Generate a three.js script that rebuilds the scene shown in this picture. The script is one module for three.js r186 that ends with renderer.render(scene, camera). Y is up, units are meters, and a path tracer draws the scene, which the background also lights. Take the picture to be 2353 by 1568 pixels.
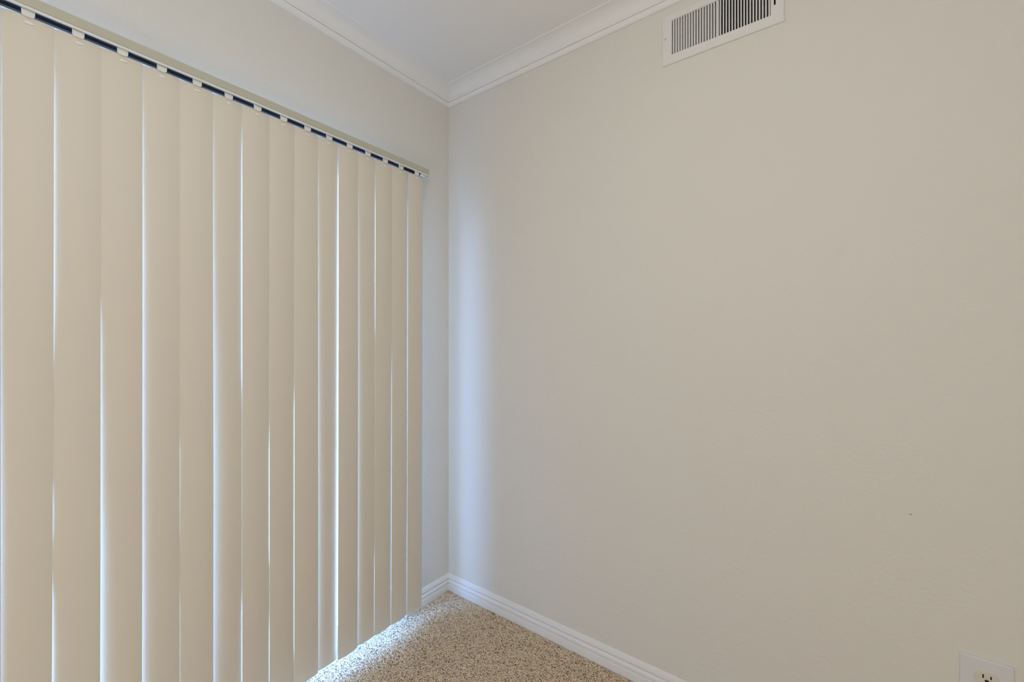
import * as THREE from 'three';
import { RoundedBoxGeometry } from 'three/addons/geometries/RoundedBoxGeometry.js';
import { mergeGeometries } from 'three/addons/utils/BufferGeometryUtils.js';
import { ImprovedNoise } from 'three/addons/math/ImprovedNoise.js';

// ------------------------------------------------------------------ camera, sky, exposure
// Room corner at the origin: window wall in the plane x = 0 (runs along +z), plain wall in z = 0 (runs along +x).
const scene = new THREE.Scene();
const camera = new THREE.PerspectiveCamera(77.18, 2353 / 1568, 0.05, 200);
camera.position.set(1.654, 1.327, 1.634);
{
  const a = THREE.MathUtils.degToRad(36.92);
  camera.lookAt(1.654 - Math.sin(a), 1.327, 1.634 - Math.cos(a));
}
const renderer = new THREE.WebGLRenderer({ antialias: true });
renderer.toneMapping = THREE.LinearToneMapping;
renderer.toneMappingExposure = 0.88;
renderer.shadowMap.enabled = true;

const SKY = 14;                         // clear daylight, without sun on this side of the house
{
  const w = 64, h = 32, d = new Float32Array(w * h * 4);
  for (let j = 0; j < h; j++) {
    const e = Math.max(0, (j + 0.5) / h * 2 - 1);       // 0 at the horizon, 1 at the zenith
    const k = Math.pow(1 - e, 2.2);
    for (let i = 0; i < w; i++) {
      const o = (j * w + i) * 4;
      d[o] = 0.16 + 0.24 * k; d[o + 1] = 0.41 + 0.20 * k; d[o + 2] = 1.0; d[o + 3] = 1;
    }
  }
  const t = new THREE.DataTexture(d, w, h, THREE.RGBAFormat, THREE.FloatType);
  t.mapping = THREE.EquirectangularReflectionMapping; t.magFilter = THREE.LinearFilter; t.minFilter = THREE.LinearFilter;
  t.wrapS = THREE.RepeatWrapping; t.needsUpdate = true;
  scene.background = t;
  scene.backgroundIntensity = SKY;
}

// ------------------------------------------------------------------ helpers
let seed = 20240611;
const rnd = () => { seed = (seed * 1664525 + 1013904223) >>> 0; return seed / 4294967296; };
const lin = (r, g, b) => new THREE.Color().setRGB(r, g, b);
const noise = new ImprovedNoise();
function std(color, roughness, extra = {}) { return new THREE.MeshStandardMaterial({ color, roughness, metalness: 0, ...extra }); }
function obj(name, geometry, material, parent = scene) {
  const g = Array.isArray(geometry) ? mergeGeometries(geometry.map((x) => (x.index ? x.toNonIndexed() : x)).map(clean)) : geometry;
  const m = new THREE.Mesh(g, material);
  m.name = name; m.castShadow = m.receiveShadow = true; parent.add(m);
  return m;
}
function clean(g) { for (const k of Object.keys(g.attributes)) if (!['position', 'normal', 'uv'].includes(k)) g.deleteAttribute(k); return g; }
function structure(o, label) { o.userData.kind = 'structure'; if (label) { o.userData.label = label; } return o; }
function tag(o, label, category, group) { o.userData.label = label; o.userData.category = category; if (group) o.userData.group = group; return o; }
function box(x0, x1, y0, y1, z0, z1) { return new THREE.BoxGeometry(x1 - x0, y1 - y0, z1 - z0).translate((x0 + x1) / 2, (y0 + y1) / 2, (z0 + z1) / 2); }
function rbox(x0, x1, y0, y1, z0, z1, r, seg = 2) { return new RoundedBoxGeometry(x1 - x0, y1 - y0, z1 - z0, seg, r).translate((x0 + x1) / 2, (y0 + y1) / 2, (z0 + z1) / 2); }
function rect(S, x0, y0, x1, y1) { const s = new S(); s.moveTo(x0, y0); s.lineTo(x1, y0); s.lineTo(x1, y1); s.lineTo(x0, y1); s.closePath(); return s; }

// grain of a surface: tileable value noise in one or more octaves, used for relief and for faint patches of tone
function grainTexture(size, octaves, lo, hi, repeat, srgb) {
  const d = new Uint8Array(size * size * 4), cells = octaves.map(([n, a]) => { const v = new Float32Array(n * n); for (let i = 0; i < n * n; i++) v[i] = rnd(); return [n, a, v]; });
  const total = octaves.reduce((s, o) => s + o[1], 0), sm = (t) => t * t * (3 - 2 * t);
  for (let y = 0; y < size; y++) for (let x = 0; x < size; x++) {
    let s = 0;
    for (const [n, a, v] of cells) {
      const fx = x / size * n, fy = y / size * n, ix = Math.floor(fx), iy = Math.floor(fy), tx = sm(fx - ix), ty = sm(fy - iy), jx = (ix + 1) % n, jy = (iy + 1) % n;
      s += a * ((v[iy * n + ix] * (1 - tx) + v[iy * n + jx] * tx) * (1 - ty) + (v[jy * n + ix] * (1 - tx) + v[jy * n + jx] * tx) * ty);
    }
    s /= total;
    const o = (y * size + x) * 4;
    for (let c = 0; c < 3; c++) d[o + c] = Math.round(255 * (lo[c] + (hi[c] - lo[c]) * s));
    d[o + 3] = 255;
  }
  const t = new THREE.DataTexture(d, size, size, THREE.RGBAFormat);
  t.wrapS = t.wrapT = THREE.RepeatWrapping; t.magFilter = THREE.LinearFilter; t.minFilter = THREE.LinearMipmapLinearFilter; t.generateMipmaps = true;
  t.repeat.set(repeat, repeat); if (srgb) t.colorSpace = THREE.SRGBColorSpace; t.needsUpdate = true;
  return t;
}
const peel = grainTexture(512, [[110, 1], [60, 0.9], [24, 0.4]], [0, 0, 0], [1, 1, 1], 1.6);

// ------------------------------------------------------------------ materials
const M = {
  wall: std(lin(0.79, 0.77, 0.715), 0.85, { bumpMap: peel, bumpScale: 0.0007 }),
  ceiling: std(lin(0.89, 0.89, 0.88), 0.9, { bumpMap: peel, bumpScale: 0.0007 }),
  trim: std(lin(0.88, 0.88, 0.875), 0.45),
  vane: std(lin(0.79, 0.74, 0.65), 0.6),
  rail: std(lin(0.55, 0.54, 0.45), 0.5),
  plastic: std(lin(0.88, 0.88, 0.85), 0.4),
  track: std(lin(0.035, 0.033, 0.03), 0.6),
  vent: std(lin(0.82, 0.81, 0.79), 0.5),
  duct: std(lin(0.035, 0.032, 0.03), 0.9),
  outletPlate: std(lin(0.76, 0.76, 0.78), 0.35),
  outletFace: std(lin(0.74, 0.70, 0.61), 0.4),
  slot: std(lin(0.012, 0.01, 0.008), 0.8),
  doorFrame: std(lin(0.78, 0.78, 0.77), 0.4),
  glass: new THREE.MeshPhysicalMaterial({ color: 0xffffff, roughness: 0, transmission: 1, thickness: 0, ior: 1.5 }),
  patio: std(lin(0.42, 0.41, 0.39), 0.9),
  ground: std(lin(0.36, 0.35, 0.33), 1),
  carpetBase: std(lin(0.62, 0.53, 0.42), 1),
  metal: std(lin(0.55, 0.55, 0.56), 0.35, { metalness: 0.8 }),
};

// ------------------------------------------------------------------ room shell
const H = 2.653, LX = 3.4, LZ = 3.5, T = 0.14, PILE = 0.012;      // ceiling height, inner size, wall thickness, carpet pile
const DOOR = { z0: 0.300, z1: 2.10, y1: 2.14 };
const VENT = { x0: 1.140, x1: 1.528, y0: 2.360, y1: 2.545 };

{ // walls with real openings
  // window wall: shape in (z, y), extruded towards -x
  const s = rect(THREE.Shape, -T, -PILE, LZ + T, H);
  s.holes.push(rect(THREE.Path, DOOR.z0, -PILE + 0.001, DOOR.z1, DOOR.y1));
  const g = new THREE.ExtrudeGeometry(s, { depth: T, bevelEnabled: false });
  g.applyMatrix4(new THREE.Matrix4().makeBasis(new THREE.Vector3(0, 0, 1), new THREE.Vector3(0, 1, 0), new THREE.Vector3(-1, 0, 0)));
  structure(obj('wall_left', g, M.wall), 'beige textured wall with the sliding door behind the vertical blind');
}
{
  const s = rect(THREE.Shape, 0, -PILE, LX + T, H);
  s.holes.push(rect(THREE.Path, VENT.x0 + 0.030, VENT.y0 + 0.024, VENT.x1 - 0.014, VENT.y1 - 0.016));
  const g = new THREE.ExtrudeGeometry(s, { depth: T, bevelEnabled: false }).translate(0, 0, -T);
  const w = structure(obj('wall_right', g, M.wall), 'plain beige textured wall with the air vent and the outlet');
  // a small scuff in the paint
  const sc = new THREE.CircleGeometry(0.0028, 10).scale(1.3, 0.35, 1).translate(1.8281, 0.8392, 0.0004);
  obj('scuff_mark', sc, std(lin(0.20, 0.18, 0.14), 0.9), w);
}
structure(obj('wall_back', box(0, LX + T, -PILE, H, LZ, LZ + T), M.wall), 'beige wall opposite the air vent');
structure(obj('wall_front', box(LX, LX + T, -PILE, H, 0, LZ), M.wall), 'beige wall facing the vertical blind');
structure(obj('ceiling', box(-T, LX + T, H, H + 0.1, -T, LZ + T), M.ceiling), 'white ceiling');
structure(obj('floor', box(-T, LX + T, -0.12, -PILE, -T, LZ + T), M.carpetBase), 'floor under the carpet');

// moulding: profile of [out from wall, height] points swept along a wall between mitred or square ends
function moulding(profile, wall, from, to, miter0, miter1, smooth = true) {
  const n = profile.length, pos = [], nor = [];
  const place = (u, y, s) => ({ left: [u, y, s], right: [s, y, u], back: [s, y, LZ - u], front: [LX - u, y, s] }[wall]);
  const P = profile.map(([u, y]) => [place(u, y, from + miter0 * u), place(u, y, to - miter1 * u)]);
  const push = (a, b, c) => { pos.push(...a, ...b, ...c); };
  for (let i = 0; i < n - 1; i++) { const [a, b] = P[i], [c, d] = P[i + 1]; push(a, b, d); push(a, d, c); }
  for (let i = 1; i < n - 1; i++) { if (!miter0) push(P[0][0], P[i + 1][0], P[i][0]); if (!miter1) push(P[0][1], P[i][1], P[i + 1][1]); }
  const g = new THREE.BufferGeometry();
  g.setAttribute('position', new THREE.Float32BufferAttribute(pos, 3));
  g.computeVertexNormals();
  return g;
}
const crown = [[0, H - 0.076], [0.008, H - 0.076], [0.0095, H - 0.0745], [0.0095, H - 0.0700], [0.0085, H - 0.0690], [0.0150, H - 0.0555], [0.0100, H - 0.0545], [0.0100, H - 0.0530]];
for (let k = 0; k <= 10; k++) {              // the cove
  const a = k / 10 * Math.PI / 2;
  crown.push([0.0150 + 0.056 * (1 - Math.cos(a)), H - 0.0525 + 0.0495 * Math.sin(a)]);
}
crown.push([0.0745, H - 0.0025], [0.076, H], [0, H]);
const B = -PILE;
const base = [[0, B], [0.0145, B], [0.0145, 0.0262], [0.0132, 0.0285], [0.0072, 0.0290], [0.0072, 0.0308], [0.0108, 0.0345], [0.0118, 0.0400], [0.0106, 0.0455], [0.0070, 0.0505], [0.0032, 0.0525], [0.0032, 0.0550], [0.0078, 0.0566], [0.0082, 0.0600], [0.0064, 0.0690], [0.0040, 0.0770], [0.0026, 0.0802], [0, 0.0810]];
structure(obj('trim_1', moulding(crown, 'left', 0, LZ, 1, 1), M.trim), 'white crown moulding above the vertical blind');
structure(obj('trim_2', moulding(crown, 'right', 0, LX, 1, 1), M.trim), 'white crown moulding above the air vent');
structure(obj('trim_3', moulding(crown, 'back', 0, LX, 1, 1), M.trim), 'white crown moulding opposite the air vent');
structure(obj('trim_4', moulding(crown, 'front', 0, LZ, 1, 1), M.trim), 'white crown moulding facing the vertical blind');
structure(obj('baseboard_left', moulding(base, 'left', 0, DOOR.z0 - 0.004, 1, 0), M.trim), 'short white grooved baseboard beside the vertical blind');
structure(obj('baseboard_right', moulding(base, 'right', 0, LX, 1, 1), M.trim), 'long white grooved baseboard under the air vent');
structure(obj('baseboard_back', moulding(base, 'back', 0, LX, 1, 1), M.trim), 'white grooved baseboard opposite the air vent');
structure(obj('baseboard_front', moulding(base, 'front', 0, LZ, 1, 1), M.trim), 'white grooved baseboard facing the vertical blind');

// ------------------------------------------------------------------ carpet pile (twisted yarn, nobody could count it)
{
  const curve = new THREE.CatmullRomCurve3([[-0.0065, -0.009, 0.0010], [-0.0045, -0.003, -0.0014], [0, -0.0012, 0.0015], [0.0045, -0.0022, -0.0013], [0.0068, -0.008, 0.0006]].map((p) => new THREE.Vector3(...p)));
  const g = new THREE.TubeGeometry(curve, 5, 0.0021, 4, false);
  const NEAR = 2.4, spots = [];                 // dense where the photograph shows the tufts, sparser in the rest of the room
  const sow = (x0, x1, z0, z1, step) => { for (let x = x0; x < x1; x += step) for (let z = z0; z < z1; z += step) spots.push(x + rnd() * 0.9 * step, z + rnd() * 0.9 * step); };
  sow(0.018, NEAR, 0.018, NEAR, 0.0060); sow(0.003, 0.018, DOOR.z0 + 0.01, DOOR.z1 - 0.01, 0.0060); sow(NEAR, LX - 0.02, 0.018, LZ - 0.02, 0.0130); sow(0.018, NEAR, NEAR, LZ - 0.02, 0.0130);
  const n = spots.length / 2;
  const im = new THREE.InstancedMesh(g, std(0xffffff, 0.95), n);
  im.name = 'carpet_pile'; im.castShadow = im.receiveShadow = true;
  const tones = [[0.46, 0.375, 0.275], [0.40, 0.325, 0.235], [0.54, 0.46, 0.36], [0.34, 0.27, 0.19], [0.47, 0.40, 0.33], [0.60, 0.53, 0.44], [0.24, 0.19, 0.135], [0.43, 0.36, 0.24]].map((c) => { const f = Math.min(2.3, 0.92 / c[0]); return lin(c[0] * f, c[1] * f * 0.975, c[2] * f * 0.96); });
  const m = new THREE.Matrix4(), q = new THREE.Quaternion(), e = new THREE.Euler(), p = new THREE.Vector3(), s = new THREE.Vector3();
  let k = 0;
  for (let i = 0; i < n; i++) {
    p.set(spots[2 * i], -0.0015 - rnd() * 0.0022, spots[2 * i + 1]);
    p.x = Math.min(p.x, LX - 0.018); p.z = Math.min(p.z, LZ - 0.018);
    e.set((rnd() - 0.5) * 0.6, rnd() * Math.PI * 2, (rnd() - 0.5) * 0.45); q.setFromEuler(e);
    const far = Math.max(p.x, p.z) > NEAR, f = (0.85 + rnd() * 0.4) * (far ? 1.5 : 1); s.set(f, f, f);
    im.setMatrixAt(k, m.compose(p, q, s)); im.setColorAt(k, tones[Math.floor(rnd() * tones.length)]); k++;
  }
  im.userData = { label: 'beige and brown flecked frieze carpet pile covering the floor', category: 'carpet', kind: 'stuff' };
  scene.add(im);
}

// ------------------------------------------------------------------ sliding glass door behind the blind, and the patio outside
{
  const d = new THREE.Group(); d.name = 'window_1'; scene.add(d);
  d.userData = { kind: 'structure', label: 'white framed sliding glass door behind the vertical blind' };
  const { z0, z1, y1 } = DOOR, zm = (z0 + z1) / 2, y0 = -PILE + 0.002;
  obj('frame', [box(-0.139, -0.045, y1 - 0.035, y1, z0, z1), box(-0.139, -0.045, y0, y0 + 0.03, z0, z1), box(-0.139, -0.045, y0 + 0.03, y1 - 0.035, z0, z0 + 0.02), box(-0.139, -0.045, y0 + 0.03, y1 - 0.035, z1 - 0.03, z1)], M.doorFrame, d);
  const panel = (xa, xb, za, zb) => {
    const w = 0.062, ya = y0 + 0.032, yb = y1 - 0.037;
    const p = obj('door_panel', [rbox(xa, xb, ya, yb, za, za + w, 0.004), rbox(xa, xb, ya, yb, zb - w, zb, 0.004), rbox(xa, xb, ya, ya + 0.075, za + w, zb - w, 0.004), rbox(xa, xb, yb - 0.05, yb, za + w, zb - w, 0.004)], M.doorFrame, d);
    const xg = (xa + xb) / 2;
    const pane = new THREE.PlaneGeometry(zb - za - 2 * w, yb - ya - 0.125).rotateY(Math.PI / 2).translate(xg, (ya + 0.075 + yb - 0.05) / 2, (za + zb) / 2);
    obj('glass_pane', pane, M.glass, p);
    return p;
  };
  panel(-0.092, -0.058, z0 + 0.021, zm + 0.022);
  panel(-0.132, -0.098, zm - 0.022, z1 - 0.032);
}
structure(obj('patio_slab', box(-3.2, -T, -0.16, -0.04, -1.5, 4.5), M.patio), 'concrete patio slab outside the sliding door');
structure(obj('ground', box(-60, -T - 0.01, -0.5, -0.165, -40, 40), M.ground), 'pale ground outside');

// ------------------------------------------------------------------ vertical blind
{
  const blind = new THREE.Group(); blind.name = 'vertical_blind'; scene.add(blind);
  tag(blind, 'closed beige vertical blind with curved vanes hanging from a greenish grey headrail', 'blind');
  const XV = 0.080, PITCH = 0.0865, CHORD = 0.0882, SAG = 0.0058, TH = 0.0008, YB = 0.060;
  const Z_END = 0.2350, Z_FAR = 2.275;
  const railTop = (z) => 2.1505 + 0.0085 * (z - 0.235);           // the rail hangs a touch out of level
  const RAIL_H = 0.032;

  // headrail: a C-shaped aluminium profile, open below, swept along z
  const tilt = Math.atan(0.0085);
  const rail = new THREE.Group(); rail.name = 'headrail'; blind.add(rail);
  rail.position.set(0, 2.1505, Z_END); rail.rotation.x = -tilt;
  const L = Z_FAR - Z_END, x0 = 0.058, x1 = 0.102;
  const prof = new THREE.Shape();                                  // (x, y), y = 0 on top
  [[x0, 0], [x1 - 0.002, 0], [x1, -0.002], [x1, -0.0245], [x1 - 0.0012, -0.0255], [x1 - 0.0012, -0.0275], [x1 - 0.0022, -0.0275], [x1 - 0.0022, -0.002], [x0 + 0.002, -0.002], [x0 + 0.002, -RAIL_H], [x0, -RAIL_H]].forEach(([x, y], i) => (i ? prof.lineTo(x, y) : prof.moveTo(x, y)));
  prof.closePath();
  obj('rail_profile', new THREE.ExtrudeGeometry(prof, { depth: L, bevelEnabled: false }), M.rail, rail);
  obj('track_channel', [box(x0 + 0.0022, x1 - 0.0024, -0.0240, -0.0022, 0.004, L - 0.004), box(x0 + 0.0022, x0 + 0.0130, -RAIL_H + 0.0006, -0.0240, 0.004, L - 0.004)], M.track, rail);
  obj('rear_lip', rbox(x0 + 0.0003, x0 + 0.0058, -RAIL_H - 0.0026, -RAIL_H + 0.0004, 0.001, L - 0.001, 0.0005), M.plastic, rail);
  obj('front_lip', rbox(x1 - 0.0062, x1 + 0.0009, -RAIL_H, -0.0276, 0.001, L - 0.001, 0.0010), M.plastic, rail);
  // end cap: thin plate with a bevelled lower lip, slightly bigger than the profile
  for (const [za, zb] of [[-0.0035, 0], [L, L + 0.0035]]) obj('end_cap', rbox(x0 - 0.0008, x1 + 0.0012, -RAIL_H - 0.0008, 0.0006, za, zb, 0.0012), M.rail, rail);
  obj('wand_stop', [rbox(x0 + 0.010, x1 - 0.007, -RAIL_H - 0.0005, -0.020, 0.0035, 0.012, 0.001), rbox(x0 + 0.010, x1 - 0.007, -RAIL_H - 0.0005, -0.020, 0.017, 0.027, 0.001)], M.plastic, rail);
  // brackets from rail to wall
  for (const z of [0.16, 1.02, 1.88]) obj('bracket', [box(0.0, 0.0025, 0.0025, 0.040, z - 0.012, z + 0.012), box(0.0, x1 - 0.006, 0.0008, 0.0026, z - 0.012, z + 0.012)], M.metal, rail);

  // gaps between neighbours, in mm of depth, at keyed heights (m). Positive: the vane further from the corner laps in front.
  const C0 = 1.25;                                                  // lapped, dark joint
  const keys = {
    // joint between vane k and k+1, counted from the free end by the corner
    0: [[2.1, -4.6], [1.6, -4.6], [1.3, -4.2], [0.95, -3.4], [0.85, -2.2], [0.6, -2.2], [0.45, -3.6], [0.1, -3.9]],
    1: [[2.1, -1.3], [1.35, -1.6], [1.15, -3.4], [0.7, -4.1], [0.3, -4.1], [0.1, -3.6]],
    2: [[2.1, -2.6], [1.85, -3.4], [1.45, -3.3], [1.3, -1.8], [0.5, -1.6], [0.35, -3.1], [0.1, -3.1]],
    3: [[2.1, C0], [1.9, 3.96], [1.5, 6.19], [1.0, 8.43], [0.5, 9.16], [0.1, 8.43]],
    4: [[2.1, -3.0], [1.95, -5.0], [1.5, -7.0], [1.0, -9.0], [0.5, -11.0], [0.1, -12.0]],
    5: [[2.1, C0], [1.9, 4.15], [1.5, 5.82], [1.0, 8.43], [0.5, 11.21], [0.1, 10.28]],
    6: [[2.1, -1.3], [1.2, -1.6], [1.05, -3.4], [0.5, -3.7], [0.22, -3.5], [0.12, -1.8]],
    7: [[2.1, -1.3], [1.05, -1.6], [0.93, -3.4], [0.6, -3.4], [0.52, -1.8], [0.4, -1.8], [0.3, -3.2], [0.1, -3.0]],
    8: [[2.1, -1.6], [1.95, -3.6], [1.6, -4.3], [1.25, -3.8], [1.1, -1.8], [0.5, -1.8], [0.42, -3.8], [0.1, -4.2]],
    9: [[2.1, 3.22], [1.9, 4.34], [1.5, 6.94], [1.2, 11.21], [0.9, 13.99], [0.5, 12.14], [0.1, 9.35]],
    10: [[2.1, C0], [1.1, C0], [0.97, 3.25], [0.8, 2.69], [0.65, C0], [0.5, 2.89], [0.1, 3.06]],
    11: [[2.1, 3.59], [1.85, 5.07], [1.5, 6.94], [1.0, 7.3], [0.5, 8.43], [0.1, 8.79]],
    12: [[2.1, C0], [1.5, C0], [1.3, 4.34], [1.0, 6.56], [0.7, 10.28], [0.4, 11.21], [0.1, 10.28]],
    13: [[2.1, 2.5], [1.9, 4.9], [1.5, 4.6], [1.3, 2.7], [1.25, 1.25], [0.98, 1.25], [0.92, 2.9], [0.84, 2.7], [0.8, 1.25], [0.74, 1.25], [0.66, 3.9], [0.5, 5.3], [0.1, 6.1]],
  };
  for (let j = 14; j < 22; j++) keys[j] = [[2.1, 1.4 + rnd() * 2], [1.4, 1.3 + rnd() * 3], [0.8, 1.3 + rnd() * 4], [0.1, 1.3 + rnd() * 5]];
  const gap = (j, y) => {
    const k = keys[j]; if (!k) return 0.004;
    if (y >= k[0][0]) return k[0][1] / 1000;
    for (let i = 1; i < k.length; i++) if (y >= k[i][0]) { const t = (k[i - 1][0] - y) / (k[i - 1][0] - k[i][0]), s = t * t * (3 - 2 * t); return (k[i - 1][1] + (k[i][1] - k[i - 1][1]) * s) / 1000; }
    return k[k.length - 1][1] / 1000;
  };
  const lean = [0.006, 0.005, 0.005, 0.004, 0.005, 0.003, 0.001, 0, 0, -0.001, 0, 0, 0.002, 0.003, 0.006];
  const NV = 23, NS = 12, NH = 44;
  for (let i = 0; i < NV; i++) {
    const zc = 0.2985 + i * PITCH - (i === 0 ? 0.003 : 0), yt = railTop(zc) - RAIL_H - 0.0104;
    const P = (side, s, y) => {                                    // s from -1 (edge by the corner) to +1
      const f = (yt - y) / (yt - YB);
      // depth of the two edges, from the laps with the neighbours: in front of the one by the corner, behind the other
      const ec = i === 0 ? 0.0005 : gap(i - 1, y) * 0.5, ef = gap(i, y) * -0.5;
      const a = 0.5 * (1 - s), b = 0.5 * (1 + s);                  // weights of the corner edge and of the far edge
      const cx = a * ec + b * ef;
      const sag = SAG * (1 - s * s);
      const slope = -2 * SAG * s / (CHORD / 2) , n = Math.hypot(1, slope);
      return [XV + cx + sag - SAG * 0.5 + side * TH / 2 / n, y, zc + s * CHORD / 2 - side * TH / 2 * slope / n + (lean[i] ?? 0) * f * f];
    };
    const pos = [], idx = [];
    for (const side of [1, -1]) for (let h = 0; h <= NH; h++) for (let k = 0; k <= NS; k++) pos.push(...P(side, k / NS * 2 - 1, yt + (YB - yt) * h / NH));
    const W = NS + 1, off = W * (NH + 1), at = (sd, h, k) => sd * off + h * W + k;
    for (let h = 0; h < NH; h++) for (let k = 0; k < NS; k++) {
      idx.push(at(0, h, k), at(0, h + 1, k), at(0, h, k + 1), at(0, h, k + 1), at(0, h + 1, k), at(0, h + 1, k + 1));
      idx.push(at(1, h, k), at(1, h, k + 1), at(1, h + 1, k), at(1, h, k + 1), at(1, h + 1, k + 1), at(1, h + 1, k));
    }
    const g = new THREE.BufferGeometry();
    g.setAttribute('position', new THREE.Float32BufferAttribute(pos, 3)); g.setIndex(idx); g.computeVertexNormals();
    // the thin edges, with normals of their own
    const ep = [], quad = (a, b, c, d) => ep.push(...a, ...b, ...c, ...a, ...c, ...d), v = (n) => pos.slice(n * 3, n * 3 + 3);
    for (let h = 0; h < NH; h++) { quad(v(at(0, h, 0)), v(at(1, h, 0)), v(at(1, h + 1, 0)), v(at(0, h + 1, 0))); quad(v(at(0, h, NS)), v(at(0, h + 1, NS)), v(at(1, h + 1, NS)), v(at(1, h, NS))); }
    for (let k = 0; k < NS; k++) { quad(v(at(0, 0, k)), v(at(0, 0, k + 1)), v(at(1, 0, k + 1)), v(at(1, 0, k))); quad(v(at(0, NH, k)), v(at(1, NH, k)), v(at(1, NH, k + 1)), v(at(0, NH, k + 1))); }
    const ge = new THREE.BufferGeometry(); ge.setAttribute('position', new THREE.Float32BufferAttribute(ep, 3)); ge.computeVertexNormals();
    const vane = obj('vane', mergeGeometries([g.toNonIndexed(), ge]), M.vane, blind);
    if (i === 11) obj('nick', new THREE.SphereGeometry(1, 10, 6).scale(0.0006, 0.0012, 0.0042).rotateX(0.35).translate(P(1, 0, 1.746)[0] + 0.0001, 1.746, zc + 0.004), M.plastic, vane);
    // carrier stem from the track and the clip that pokes through the vane
    const yr = railTop(zc) - RAIL_H, xf = P(1, 0, yt)[0];
    const st = new THREE.Shape(); st.moveTo(-0.0105, 0.012); st.lineTo(0.0105, 0.012); st.lineTo(0.0105, -0.006); st.quadraticCurveTo(0.0100, -0.0125, 0.0055, -0.0130); st.lineTo(-0.0055, -0.0130); st.quadraticCurveTo(-0.0100, -0.0125, -0.0105, -0.006); st.closePath();
    const sg = new THREE.ExtrudeGeometry(st, { depth: 0.006, bevelEnabled: true, bevelSize: 0.0007, bevelThickness: 0.0007, bevelSegments: 2 }).rotateY(Math.PI / 2);
    sg.translate(xf + 0.0012, yr, zc);
    const post = new THREE.CylinderGeometry(0.004, 0.004, 0.02, 12).translate(XV, yr + 0.004, zc);
    obj('carrier_stem', [sg, post], M.plastic, vane);
    const hk = new THREE.SphereGeometry(1, 16, 10).scale(0.0026, 0.0044, 0.0098).rotateX(0.06).translate(xf + 0.0012, yr - 0.0255, zc - 0.002);
    obj('clip', hk, M.plastic, vane);
  }
}

// ------------------------------------------------------------------ air vent
{
  const v = new THREE.Group(); v.name = 'air_vent'; scene.add(v);
  tag(v, 'white metal air vent with two banks of vertical louvres high on the wall', 'vent');
  const cx = (VENT.x0 + VENT.x1) / 2; v.position.set(cx, VENT.y0, 0);
  const hw = (VENT.x1 - VENT.x0) / 2, ht = VENT.y1 - VENT.y0;
  const ox0 = 1.1715 - cx, ox1 = 1.4925 - cx, oy0 = 2.391 - VENT.y0, oy1 = 2.5235 - VENT.y0, mid = 1.332 - cx;
  const s = rect(THREE.Shape, -hw + 0.003, 0.003, hw - 0.003, ht - 0.003);
  s.holes.push(rect(THREE.Path, ox0, oy0, ox1, oy1));
  s.holes.push(rect(THREE.Path, 1.4963 - cx, 2.4205 - VENT.y0, 1.5067 - cx, 2.494 - VENT.y0));
  obj('face_frame', new THREE.ExtrudeGeometry(s, { depth: 0.0035, bevelEnabled: true, bevelThickness: 0.0035, bevelSize: 0.003, bevelOffset: 0, bevelSegments: 3 }).translate(0, 0, 0.0008), M.vent, v);
  // flange of the face that stands off the wall at the rim is part of the frame; the damper lever sits in its slot
  obj('damper_lever', rbox(1.4998 - cx, 1.5032 - cx, 2.478 - VENT.y0, 2.486 - VENT.y0, -0.006, 0.016, 0.0012), M.vent, v);
  // each louvre: a narrow flat front edge and a blade turned away behind it
  const n = 17, fin = (x, a, h) => mergeGeometries([box(-h, h, oy0 - 0.0015, oy1 + 0.0015, 0.0020, 0.0030),
    new THREE.BoxGeometry(0.0010, oy1 - oy0 + 0.003, 0.0105).translate(0, (oy0 + oy1) / 2, -0.0052).rotateY(a).translate(0, 0, 0.0020)]).translate(x, 0, 0);
  for (let k = 0; k < n; k++) obj('louvre', fin(ox0 + 0.0052 + (k + 0.30) * (mid - ox0 - 0.003) / n, -0.27, 0.0024), M.vent, v);
  obj('divider', box(mid - 0.0014, mid + 0.0014, oy0 - 0.002, oy1 + 0.002, -0.015, 0.0030), M.vent, v);
  for (let k = 0; k < n; k++) obj('louvre', fin(mid + 0.0042 + (k + 0.38) * (ox1 - mid - 0.005) / n, 0.46, 0.0018), M.vent, v);
  const dx0 = VENT.x0 + 0.030 - cx + 0.001, dx1 = VENT.x1 - 0.014 - cx - 0.001, dy0 = 0.025, dy1 = ht - 0.017;
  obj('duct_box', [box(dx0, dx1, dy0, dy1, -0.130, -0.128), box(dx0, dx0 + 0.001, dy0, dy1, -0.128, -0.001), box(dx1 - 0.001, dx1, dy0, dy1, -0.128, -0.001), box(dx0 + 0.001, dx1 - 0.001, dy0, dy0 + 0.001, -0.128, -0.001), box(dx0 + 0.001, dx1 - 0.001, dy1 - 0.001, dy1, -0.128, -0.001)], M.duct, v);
  for (const x of [1.1515, 1.5180]) {
    const sc = obj('screw', [new THREE.SphereGeometry(0.0042, 14, 8, 0, Math.PI * 2, 0, Math.PI / 2).scale(1, 0.45, 1).rotateX(Math.PI / 2).translate(x - cx, 2.457 - VENT.y0, 0.0074)], M.vent, v);
    obj('screw_slot', box(x - cx - 0.0032, x - cx + 0.0032, 2.4564 - VENT.y0, 2.4576 - VENT.y0, 0.0085, 0.0094).translate(-(x - cx), -(2.457 - VENT.y0), 0).rotateZ(0.6).translate(x - cx, 2.457 - VENT.y0, 0), M.slot, sc);
  }
}

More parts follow.
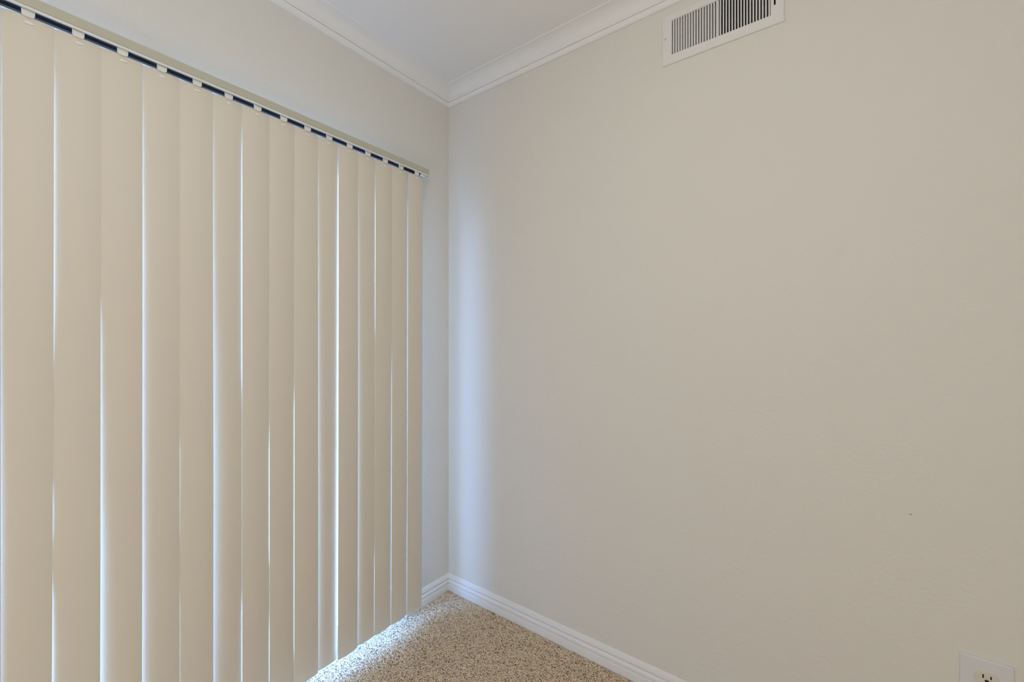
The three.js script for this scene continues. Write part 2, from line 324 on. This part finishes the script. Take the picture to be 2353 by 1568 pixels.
// ------------------------------------------------------------------ wall outlet
{
  const o = new THREE.Group(); o.name = 'wall_outlet'; scene.add(o);
  tag(o, 'white duplex outlet plate low on the plain wall', 'outlet');
  const w = 0.0975, h = 0.157, cx = 1.9728, top = 0.4975; o.position.set(cx, top - h, 0);
  // plate with rounded corners and a bevelled rim
  const r = 0.005, s = new THREE.Shape(), a = w / 2 - 0.0035;
  const rr = (S, x0, y0, x1, y1, q) => { S.moveTo(x0 + q, y0); S.lineTo(x1 - q, y0); S.quadraticCurveTo(x1, y0, x1, y0 + q); S.lineTo(x1, y1 - q); S.quadraticCurveTo(x1, y1, x1 - q, y1); S.lineTo(x0 + q, y1); S.quadraticCurveTo(x0, y1, x0, y1 - q); S.lineTo(x0, y0 + q); S.quadraticCurveTo(x0, y0, x0 + q, y0); return S; };
  rr(s, -a, 0.0035, a, h - 0.0035, 0.002);
  obj('cover_plate', new THREE.ExtrudeGeometry(s, { depth: 0.0022, bevelEnabled: true, bevelThickness: 0.0038, bevelSize: 0.0035, bevelSegments: 4, curveSegments: 5 }).translate(0, 0, 0.0038 - 0.0035), M.outletPlate, o);
  const zf = 0.0063 - 0.0002;
  for (const yc of [0.4478 - (top - h), 0.4478 - (top - h) - 0.0535]) {
    // receptacle face: a circle cut flat above and below
    const R = 0.0225, cut = 0.0180, f = new THREE.Shape(), t0 = Math.asin(cut / R);
    f.absarc(0, 0, R, -t0, t0, false); f.absarc(0, 0, R, Math.PI - t0, Math.PI + t0, false); f.closePath();
    const face = obj('receptacle', new THREE.ExtrudeGeometry(f, { depth: 0.0012, bevelEnabled: true, bevelThickness: 0.0008, bevelSize: 0.0008, bevelSegments: 2, curveSegments: 16 }).translate(0, yc, zf), M.outletFace, o);
    const zs = zf + 0.0019;
    obj('slot', box(-0.0085, -0.0056, yc + 0.0022, yc + 0.0118, zs, zs + 0.0004), M.slot, face);
    obj('slot', box(0.0056, 0.0083, yc + 0.0032, yc + 0.0112, zs, zs + 0.0004), M.slot, face);
    const gsh = new THREE.Shape(); gsh.absarc(0, 0, 0.0042, Math.PI, 0, false); gsh.lineTo(0.0042, 0.002); gsh.lineTo(-0.0042, 0.002); gsh.closePath();
    obj('ground_hole', new THREE.ExtrudeGeometry(gsh, { depth: 0.0004, bevelEnabled: false, curveSegments: 10 }).rotateZ(Math.PI).translate(0, yc - 0.0042, zs), M.slot, face);
  }
  obj('screw', new THREE.SphereGeometry(0.0038, 14, 8, 0, Math.PI * 2, 0, Math.PI / 2).scale(1, 0.4, 1).rotateX(Math.PI / 2).translate(0, h / 2, zf - 0.0002), M.outletPlate, o);
}

// ------------------------------------------------------------------ lamps of the room (behind the camera)
function globeLight(parent, y, radius, intensity) {
  const shade = new THREE.MeshStandardMaterial({ color: 0xffffff, roughness: 0.6, emissive: lin(1, 0.97, 0.93), emissiveIntensity: 1.5 });
  obj('globe', new THREE.SphereGeometry(radius, 48, 32).translate(0, y, 0), shade, parent);
  const p = new THREE.PointLight(lin(1, 0.99, 0.97), intensity); p.name = 'lamp_light'; p.position.set(0, y, 0);
  p.castShadow = true; p.shadow.radius = radius * 48; parent.add(p);
}
{
  const l = new THREE.Group(); l.name = 'pendant_lamp'; scene.add(l);
  tag(l, 'opal globe pendant lamp on a thin white rod in the middle of the room', 'lamp');
  const PY = 2.05, r = 0.15, drop = H - PY;
  l.position.set(1.45, H, 1.50);
  obj('canopy', new THREE.CylinderGeometry(0.055, 0.065, 0.03, 32).translate(0, -0.0151, 0), M.trim, l);
  obj('rod', new THREE.CylinderGeometry(0.006, 0.006, drop - r - 0.02, 12).translate(0, -0.03 - (drop - r - 0.02) / 2, 0), M.trim, l);
  globeLight(l, -drop, r, 1.1);
}
{
  const l = new THREE.Group(); l.name = 'floor_lamp'; scene.add(l);
  tag(l, 'low white paper globe lamp standing on the carpet', 'lamp');
  l.position.set(1.75, 0, 2.55);
  obj('base', new THREE.CylinderGeometry(0.11, 0.12, 0.02, 40).translate(0, 0.010, 0), M.trim, l);
  obj('pole', new THREE.CylinderGeometry(0.008, 0.008, 0.24, 12).translate(0, 0.135, 0), M.trim, l);
  globeLight(l, 0.44, 0.19, 1.8);
}

renderer.render(scene, camera);
